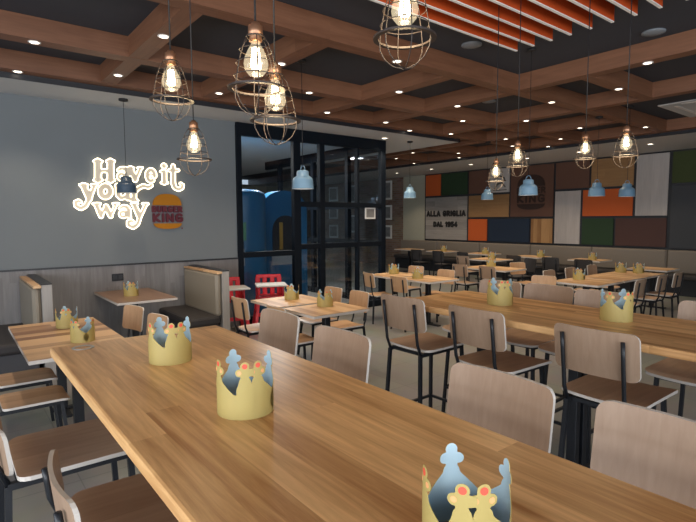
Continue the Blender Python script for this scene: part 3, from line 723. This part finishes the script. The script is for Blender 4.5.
# ------------------------------------------------------------------ booth benches
def bench(name, label, y, w):
    t = thing(name, label, 'bench', (XW+.03, y, 0))
    MB().box(0, w-.03, -.45, -.05, 0, .33, 0, .01).build('base', plain('bench_base', (.05,.05,.058), .5), t)
    MB().box(0, w, -.47, -.02, .33, .45, 0, .035).build('seat_cushion', DARKUP, t)
    MB().box(0, w, 0, .10, 0, 1.03, 0, .004).build('back_panel', PANELW, t)
    MB().box(.01, w-.01, -.085, -.002, .44, 1.0, 0, .03).build('back_cushion', TAUPE, t)
    MB().box(0, w, .0, .10, 1.03, 1.045, 0, .004).build('top_cap', TRIMK, t)
    MB().box(.0, w+.012, -.075, -.002, 1.0, 1.028, 0, .004).build('wood_rail', BLOCKX, t)
    return t
bench('booth_bench', 'booth bench with taupe back beside the glass room', 2.80, 1.17)
bench('booth_bench', 'booth bench behind the striped table, its back seen end on', .74, 1.24)

# ------------------------------------------------------------------ paper crowns
R_C = .0875
def rolled(mb, strokes, r_out, r_in, step, mo, mi_, du=.005, dec=1.5):
    """card shape (strokes in arc length and height) rolled round the crown: one face printed outside, the other inside"""
    import bmesh
    loops = [thin(l, step*dec) for l in contours(strokes, step)]
    big = max(loops, key=lambda q: abs(area(q))); loops = [l for l in loops if area(l)*area(big) > 0 and len(l) > 3]
    for l in loops:
        bm = bmesh.new(); vs = [bm.verts.new((u, v, 0)) for u, v in l]
        for t in tessellate_polygon([[Vector((u, v, 0)) for u, v in l]]):
            try: bm.faces.new([vs[k_] for k_ in t])
            except ValueError: pass
        u0, u1 = min(p[0] for p in l), max(p[0] for p in l)
        for k_ in range(int(math.floor(u0/du))+1, int(math.ceil(u1/du))):
            bmesh.ops.bisect_plane(bm, geom=bm.verts[:]+bm.edges[:]+bm.faces[:], plane_co=(k_*du, 0, 0), plane_no=(1, 0, 0), dist=1e-7)
        bm.verts.index_update(); P = [(v.co.x, v.co.y) for v in bm.verts]; n = len(P)
        bend = lambda r: [(r*math.cos(u/R_C), r*math.sin(u/R_C), v) for u, v in P]
        F = []; M = []
        for f in bm.faces:
            q = [v.index for v in f.verts]; F += [tuple(q), tuple(n+k_ for k_ in reversed(q))]; M += [mo, mi_]
        for e in bm.edges:
            if len(e.link_faces) == 1: a, b = e.verts[0].index, e.verts[1].index; F.append((a, b, n+b, n+a)); M.append(mo)
        mb.add(bend(r_out)+bend(r_in), F, M); bm.free()
def peak_strokes(a, top=.1655):
    S = [[(a,top,.0135)], [(a-.0158,top-.0195,.0122)], [(a+.0158,top-.0195,.0122)], [(a,top-.008,.010),(a,.134,.0105),(a,.116,.019),(a,.104,.027)]]
    for s_ in (-1, 1): S.append([(a,.116,.012),(a+s_*.018,.098,.013),(a+s_*.034,.086,.012),(a+s_*.054,.0745,.0085)])
    S.append([(a-.058,.045,.034),(a+.058,.045,.034)]); S.append([(a-.058,.02,.019),(a+.058,.02,.019)])
    return S
def make_crown():
    t = thing('paper_crown', 'x', 'paper crown'); per = 2*PI*R_C/4
    n = 72; b = MB(); V = []; F = []; M = []
    for k_ in range(n):
        a = 2*PI*k_/n
        for r in (R_C+.0003, R_C-.0006): V += [(r*math.cos(a), r*math.sin(a), .0005), (r*math.cos(a), r*math.sin(a), .077)]
    for k_ in range(n):
        p, q = 4*k_, 4*((k_+1) % n)
        F += [(p, q, q+1, p+1), (p+2, p+3, q+3, q+2), (p+1, q+1, q+3, p+3), (p, p+2, q+2, q)]; M += [0, 1, 0, 0]
    b.add(V, F, M, True).build('band', [YEL, BLU], t, flip=False)
    for i in range(4):
        a = i*per; m = MB(); rolled(m, peak_strokes(a), R_C+.0006, R_C-.0008, .0026, 0, 1)
        pk = m.build('peak', [YEL, BLU], t, flip=False)
        mr = MB(); rolled(mr, [[(a,.1655,.0078)]], R_C+.0014, R_C+.0007, .0012, 0, 0); mr.build('red_dot', REDC, pk)
        for s_ in (-1, 1):
            mo_ = MB(); rolled(mo_, [[(a+s_*.0158,.146,.0060)]], R_C+.0014, R_C+.0007, .0012, 0, 0); mo_.build('orange_dot', ORC, pk)
    # the closing flap: a second peak overlapping the first
    a = -.040; m = MB()
    rolled(m, [[(a,.1655,.0135)], [(a-.0158,.146,.0122)], [(a+.0158,.146,.0118)], [(a,.158,.010),(a,.134,.0105),(a,.116,.018),(a,.090,.026),(a,.045,.026)]], R_C+.0022, R_C+.0016, .0024, 0, 1)
    fl = m.build('closing_flap', [YEL, BLU], t, flip=False)
    mr = MB(); rolled(mr, [[(a,.1655,.0078)]], R_C+.0029, R_C+.0023, .0012, 0, 0); mr.build('red_dot', REDC, fl)
    mo_ = MB(); rolled(mo_, [[(a-.0158,.146,.0060)]], R_C+.0029, R_C+.0023, .0012, 0, 0); mo_.build('orange_dot', ORC, fl)
    return t
CROWN = Proto(make_crown())
def crown(x, y, z, delta, label, group='paper crowns on the tables', s=None):
    """delta: where the double peak stands, seen from the middle of the room, in degrees"""
    az = math.degrees(math.atan2(-y, -x)); CROWN.place((x, y, z), rad(az+delta), label, group, s)
crown(-2.15, .725, 1.1, 30, 'paper crown at the far end of the front table, the smallest looking of its three')
crown(-1.425, .712, 1.1, 26, 'paper crown in the middle of the front table, two red dots facing the camera')
crown(-.559, .716, 1.1, 22, 'nearest paper crown on the front table, cut by the lower picture edge', s=.9)
crown(-2.11, 3.05, 1.1, 34, 'paper crown near the glass room end of the second long table')
crown(-1.33, 3.09, 1.1, 66, 'paper crown in the middle of the second long table')
crown(-5.10, .80, .75, 10, 'paper crown at the back of the striped low table')
crown(-4.42, .80, .75, -30, 'paper crown on the striped low table closest to the front table')
crown(-6.75, 1.80, .75, 20, 'paper crown on the booth table under the neon lettering')
crown(-5.16, 3.22, .75, 0, 'paper crown on the low table nearer the red high chairs')
crown(-4.50, 3.24, .75, 40, 'paper crown on the pale edged low table')
crown(-6.45, 6.15, .75, 20, 'paper crown on the table by the glass room corner')
crown(-5.68, 5.95, .75, 0, 'paper crown on the second table past the glass room corner')
for x, y, z, l in ((-5.62,11.72,.75,'small far crown on the banquette table before the narrow white panel'), (-6.95,11.75,.75,'small far crown on the banquette table under the striped wood panel'),
   (-8.6,11.7,.75,'small far crown on the banquette table under the navy panel'), (-10.1,11.7,.75,'small far crown on the banquette table under the lettered panel'),
   (-7.3,10.2,.75,'small far crown on the lone table under the lettered panel'), (-3.98,9.36,.75,'paper crown on the farthest table of the row, at its edge'),
   (-3.72,9.45,.75,'paper crown on the farthest table of the row, at its middle'), (-3.92,7.75,.75,'paper crown on the nearest table of the row'), (-6.1,8.5,.75,'paper crown on the wide middle-distance table')):
    crown(x, y, z, 15, l)

# ------------------------------------------------------------------ hanging lamps
def make_cage():
    """hangs from its own top: origin at the cap, 0.30 m tall"""
    t = thing('cage_lamp', 'x', 'pendant lamp')
    MB().lathe([(0,.006),(.012,.006),(.016,-.002),(.024,-.006),(.025,-.034),(.020,-.040),(.022,-.056),(.0,-.056)], 20).build('socket', COPPER, t)
    P = [(.030,-.042),(.046,-.066),(.062,-.110),(.073,-.165),(.080,-.212),(.078,-.238),(.062,-.268),(.036,-.290),(.010,-.299)]
    c = MB()
    for k_ in range(6):
        a = 2*PI*k_/6; c.tube([(r*math.cos(a), r*math.sin(a), z) for r, z in P]+[(0,0,-.300)], .0017, 5)
    for r, z, w in ((.030,-.042,.003), (.054,-.086,.0015), (.066,-.128,.0015), (.074,-.172,.0015)):
        c.tube([(r*math.cos(2*PI*k_/28), r*math.sin(2*PI*k_/28), z) for k_ in range(28)], w, 5, closed=True)
    c.build('cage', WIRE, t)
    g = MB(); V = []; F = []; n = 32
    for k_ in range(n):
        a = 2*PI*k_/n
        for r, z in ((.081,-.207),(.096,-.207),(.096,-.213),(.081,-.213)): V.append((r*math.cos(a), r*math.sin(a), z))
    for k_ in range(n):
        p, q = 4*k_, 4*((k_+1) % n)
        for i in range(4): F.append((p+i, p+(i+1) % 4, q+(i+1) % 4, q+i))
    g.add(V, F).build('ring', WIRE, t)
    b = MB().lathe([(.013,-.056),(.016,-.066),(.026,-.084),(.037,-.108),(.041,-.130),(.037,-.150),(.024,-.166),(.008,-.172),(0,-.1725)], 24).build('bulb', BGLASS, t)
    f = MB()
    for k_ in range(5):
        a = 2*PI*k_/5; f.tube([(.010*math.cos(a), .010*math.sin(a), -.078), (.0165*math.cos(a), .0165*math.sin(a), -.140)], .0022, 5)
    f.tube([(.0165*math.cos(2*PI*k_/10), .0165*math.sin(2*PI*k_/10), -.140) for k_ in range(10)], .002, 5, closed=True)
    f.build('filament', BULB, b)
    MB().lathe([(0,0),(.004,0),(.004,-.02),(0,-.02)], 8).build('stem', WIRE, t)
    return t
cage0 = make_cage(); CAGE = Proto(cage0)
def hang_cord(root, length, r=.0035, canopy=True):
    """cord and ceiling cup of a lamp, in the lamp's own scale"""
    s = root.scale[0]
    MB().tube([(0,0,0), (0,0,length/s)], r/s, 6).build('cord', CORD, root)
    if canopy:
        h = length/s; MB().lathe([(0,h),(.05/s,h),(.05/s,h-.02),(.012/s,h-.032),(0,h-.032)], 18).build('ceiling_cup', CORD, root)
def ceil_at(x, y):
    if (x < -6.63 and y < 8.1) or y > 10.62: return ZS
    for y0, y1, x0, x1 in QX:
        if y0 <= y <= y1 and x0 <= x <= x1: return ZB
    for x0, x1, y0, y1 in PY:
        if y0 <= y <= y1 and x0 <= x <= x1: return ZB
    if -3.05 < x and y < 4.52 and abs(((x+2.99)/.185+.5) % 1-.5) < .12: return 3.36
    return ZC
pend = [((-2.30,.82,2.45),1,'cage pendant lamp hanging nearest the wall cladding side, above the neon lettering'),
 ((-2.66,1.06,2.228),.95,'small low cage pendant lamp beside the letter t of the neon sign'),
 ((-1.55,.84,2.352),1,'large cage pendant lamp with a second one right behind it'),
 ((-1.70,1.0,2.288),1.0,'cage pendant lamp half hidden behind another, in front of the glass room'),
 ((-1.13,1.12,2.46),1,'cage pendant lamp cut by the top picture edge, before the orange baffles'),
 ((-1.49,3.51,2.30),.89,'cage pendant lamp over the second long table, nearest the picture edge'),
 ((-1.88,3.75,2.325),.84,'cage pendant lamp before the tan panel, second from the picture edge'),
 ((-2.28,3.49,2.30),.9,'cage pendant lamp over a blue pendant before the emblem panel'),
 ((-2.56,3.61,2.20),.86,'lowest cage pendant lamp over the second long table, before the grey poster')]
lamps = []
for (x, y, z), s, l in pend: lamps.append((CAGE.place((x, y, z), random.random(), l, 'cage pendant lamps', s), x, y, z))
for o, x, y, z in lamps:
    hang_cord(o, ceil_at(x, y)-z)
    l = bpy.data.lights.new('bulb_light', 'POINT'); l.energy = 2.0; l.color = (1,.74,.42); l.shadow_soft_size = .05
    q = bpy.data.objects.new('bulb_light', l); COL.objects.link(q); q.location = (x, y, z-.19)
def make_shade(m, label):
    """bell pendant: origin at the rim's centre"""
    t = thing('blue_pendant_lamp', label, 'pendant lamp')
    MB().lathe([(.126,0),(.122,.012),(.119,.06),(.117,.098),(.108,.122),(.082,.142),(.070,.150),(.068,.196),(.060,.206),(.030,.214),(.0,.214)], 32).build('shade', m, t)
    MB().lathe([(.124,.001),(.119,.012),(.115,.06),(.113,.098),(.104,.119),(.078,.138),(.0,.14)], 32).build('lining', INSIDE, t)
    MB().lathe([(0,.135),(.018,.135),(.03,.09),(.034,.06),(.022,.035),(0,.03)], 16).build('bulb', INSIDE, t)
    MB().tube([(.034*math.cos(PI*k_/10), 0, .212+.05*math.sin(PI*k_/10)) for k_ in range(11)], .0045, 6).build('bracket', m, t)
    return t
bp_ = make_shade(BLUEM, 'x'); BP = Proto(bp_)
dark = make_shade(NAVYM, 'dark blue bell pendant lamp hanging in front of the neon lettering'); dark.location = (-6.87, 1.83, 2.06)
blues = [(dark, -6.87, 1.83, 2.06)]
for (x, y, z), s, l in (((-4.90,3.23,2.06),1,'largest pale blue bell pendant lamp, before the glass room'),
 ((-7.13,7.23,2.13),1,'pale blue bell pendant lamp before the beige wall by the bricks'),
 ((-6.48,8.85,2.11),1,'small pale blue bell pendant lamp before the tan panel below the poster'),
 ((-3.10,4.96,1.96),.8,'pale blue bell pendant lamp before the dark round emblem'),
 ((-3.86,8.11,2.06),1,'pale blue bell pendant lamp before the wide orange panel, left of another'),
 ((-3.65,8.70,2.06),1,'pale blue bell pendant lamp at the edge of the wide orange panel')):
    blues.append((BP.place((x, y, z), random.random()*.6, l, 'pale blue pendant lamps', s), x, y, z))
for o, x, y, z in blues:
    sc_ = o.scale[0]; c = MB().tube([(0,0,.258), (0,0,(ceil_at(x, y)-z)/sc_)], .0035, 6); c.build('cord', CORD, o)
    h = (ceil_at(x, y)-z)/sc_; MB().lathe([(0,h),(.055,h),(.055,h-.022),(.012,h-.034),(0,h-.034)], 18).build('ceiling_cup', CORD, o)

# ------------------------------------------------------------------ red high chairs at the glass
def make_high():
    t = thing('high_chair', 'x', 'high chair'); s = MB()
    s.box(-.19, .19, -.17, .17, .50, .53, 0, .012)
    for sx in (-1, 1):
        x = sx*.19; s.box(x-.012, x+.012, -.17, .17, .53, .60, 0, .008).box(x-.012, x+.012, -.17, .19, .665, .705, 0, .008)
        for y in (-.13, 0, .13): s.box(x-.012, x+.012, y-.04, y+.04, .59, .68, 0, .006)
    s.build('seat_shell', RED, t)
    bk = MB(); bk.box(-.2, .2, .165, .195, .78, .84, 0, .014).box(-.2, .2, .165, .195, .62, .68, 0, .012)
    for x in (-.17, -.06, .06, .17): bk.box(x-.036, x+.036, .166, .194, .52, .80, 0, .008)
    bk.build('backrest', RED, t)
    MB().box(-.235, .235, -.40, -.02, .705, .735, 0, .012).build('tray', TRAY, t)
    for sx in (-1, 1):
        for sy in (-1, 1): MB().bar((sx*.18, sy*.155, .52), (sx*.25, sy*.24, 0), .045, .05).build('leg', RED, t)
        MB().bar((sx*.215, -.2, .26), (sx*.215, .2, .26), .03, .05).build('side_rail', RED, t)
    MB().bar((-.215, -.2, .26), (.215, -.2, .26), .03, .05).build('front_rail', RED, t)
    return t
HC = Proto(make_high())
HC.place((-6.95, 3.24, 0), rad(76), 'red plastic high chair half hidden behind the booth bench end', 'red high chairs')
HC.place((-6.93, 3.92, 0), rad(66), 'red plastic high chair with grey tray in full view by the glass', 'red high chairs')

# ------------------------------------------------------------------ inside the glass room
BLP = plain('blue_play_plastic', (.025,.155,.33), .35); DKP = plain('opening_shade_colour', (.02,.022,.03), .6); GNP = plain('green_play_plastic', (.05,.25,.10), .4); YLP = plain('amber_play_plastic', (.45,.26,.05), .4); MAT = plain('grey_play_mat', (.36,.38,.42), .5)  # DKP: shade inside the play openings, put into dark plates
pt = thing('play_tower', 'round blue play tower with openings behind the glass', 'play structure', (-8.55, 4.25, 0))
MB().lathe([(.0,2.27),(.30,2.26),(.44,2.21),(.47,2.13),(.46,2.07),(.46,0)], 32).build('tower_shell', BLP, pt)
def on_cyl(r, a0): return lambda u, v, d: ((r+d)*math.cos(a0+u/r), (r+d)*math.sin(a0+u/r), v)
w_ = MB(); w_.prism([(-.14,1.15),(.14,1.15),(.14,1.55),(.09,1.66),(0,1.7),(-.09,1.66),(-.14,1.55)], on_cyl(.46, rad(-38)), .002, .02); w_.build('arched_shade_plate', DKP, pt)
w_ = MB(); w_.prism([(-.10,1.35),(.04,1.35),(.04,1.68),(-.10,1.62)], on_cyl(.46, rad(-20)), .02, .03); w_.build('side_panel', GNP, pt)
w_ = MB(); w_.prism([(-.15,.9),(.15,.9),(.15,1.2),(-.15,1.2)], on_cyl(.46, rad(-38)), .02, .04); w_.build('padded_mat', MAT, pt)
ps = thing('play_arch', 'blue arched play house front beside the round tower behind the glass', 'play structure', (-8.7, 5.30, 0))
out = [(-.52,0),(.52,0),(.52,1.93)]+[(.52*math.cos(PI*k_/14), 1.93+.36*math.sin(PI*k_/14)) for k_ in range(1, 14)]+[(-.52,1.93)]
MB().prism(out, lambda u, v, d: (d, u, v), -.3, 0).build('arch_wall', BLP, ps)
MB().prism([(-.30,1.1),(.30,1.1),(.30,1.5)]+[(.30*math.cos(PI*k_/10), 1.5+.3*math.sin(PI*k_/10)) for k_ in range(1, 10)]+[(-.30,1.5)], lambda u, v, d: (d, u, v), .002, .02).build('arched_shade_plate', DKP, ps)
MB().box(.02, .05, -.16, -.08, 1.12, 1.66, 0, .01).build('amber_post', YLP, ps)
MB().box(.02, .05, -.34, .34, .82, 1.1, 0, .02).build('padded_mat', MAT, ps)
PF = plain('white_frame', (.72,.72,.70), .5); PH = plain('grey_photograph', (.20,.20,.20), .5, var=.7, scale=9)
for x, z0, z1, w_, l in ((-14.02,2.45,3.15,.66,'upper white framed picture on bricks beside the glass room corner'), (-14.02,1.70,2.25,.66,'middle white framed picture on bricks beside the glass room corner'), (-14.02,1.0,1.5,.66,'lower white framed picture on bricks beside the glass room corner'),
    (-17.3,2.5,3.1,.62,'upper white framed picture seen through the glass, in the farther column'), (-17.3,1.75,2.32,.62,'middle white framed picture seen through the glass, in the farther column'), (-17.3,.95,1.5,.62,'lower white framed picture seen through the glass, in the farther column'),
    (-16.1,2.4,3.1,.62,'upper white framed picture seen through the glass, in the nearer column'), (-16.1,1.2,1.9,.62,'lower white framed picture seen through the glass, in the nearer column')):
    f_ = thing('picture_frame', l, 'picture', (x, YB-.04, z0), 0, 'white framed pictures on bricks')
    MB().box(-w_/2, w_/2, -.03, 0, 0, z1-z0, 0, .004).build('frame', PF, f_); MB().box(-w_/2+.07, w_/2-.07, -.034, -.028, .07, z1-z0-.07).build('photograph', PH, f_)
f_ = thing('notice_board', 'small pale notice on the glass of the play room', 'notice', (XW+.002, 6.42, 1.72))
MB().box(-.004, .006, -.13, .13, 0, .22).build('sheet', PF, f_); MB().box(.006, .008, -.10, .10, .03, .19).build('print', PH, f_)

# ------------------------------------------------------------------ light
w = bpy.data.worlds.new('World'); SC.world = w; w.use_nodes = True
bg = w.node_tree.nodes['Background']; bg.inputs[0].default_value = (.78,.88,1,1); bg.inputs[1].default_value = 0.6
def area(nm, loc, rot, sx, sy, e, col):
    l = bpy.data.lights.new(nm, 'AREA'); l.shape = 'RECTANGLE'; l.size = sx; l.size_y = sy; l.energy = e; l.color = col
    o = bpy.data.objects.new(nm, l); COL.objects.link(o); o.location = loc; o.rotation_euler = rot; return o
for y in (-2.55,.25,3.05): area('window_daylight', (4.36, y, 1.55), (0, rad(90), 0), 2.3, 2.3, 85, (.94,.97,1))
for x, e in ((-3.8,.45),(-.6,1),(2.6,1.2)): area('window_daylight', (x, -4.16, 1.62), (rad(90), 0, 0), 2.5, 2.2, e*110, (.94,.97,1))
for x, y in ((-9.0,4.3), (-9.6,5.6)): area('playroom_light', (x, y, 3.2), (0,0,0), .25, .25, 70, (1,.93,.85))

# ------------------------------------------------------------------ camera and colour
cam = bpy.data.cameras.new('Camera'); co = bpy.data.objects.new('Camera', cam); COL.objects.link(co)
cam.sensor_fit = 'HORIZONTAL'; cam.sensor_width = 36; cam.lens = 36*503.707/696; cam.clip_start = .02; cam.clip_end = 100
co.matrix_world = Matrix([[0.621692, -0.0604638, 0.7809246, 0], [0.7832471, 0.0541018, -0.619352, 0], [-0.0048011, 0.9967031, 0.0809928, 1.7], [0, 0, 0, 1]])
SC.camera = co
SC.view_settings.view_transform = 'Standard'; SC.view_settings.look = 'None'; SC.view_settings.gamma = 1; SC.view_settings.use_curve_mapping = False
SC.view_settings.exposure = 0.44
SC.cycles.max_bounces = 8; SC.cycles.diffuse_bounces = 4; SC.cycles.glossy_bounces = 4; SC.cycles.transparent_max_bounces = 12; SC.cycles.caustics_reflective = False; SC.cycles.caustics_refractive = False
SC.cycles.sample_clamp_indirect = 6; SC.cycles.use_denoising = True
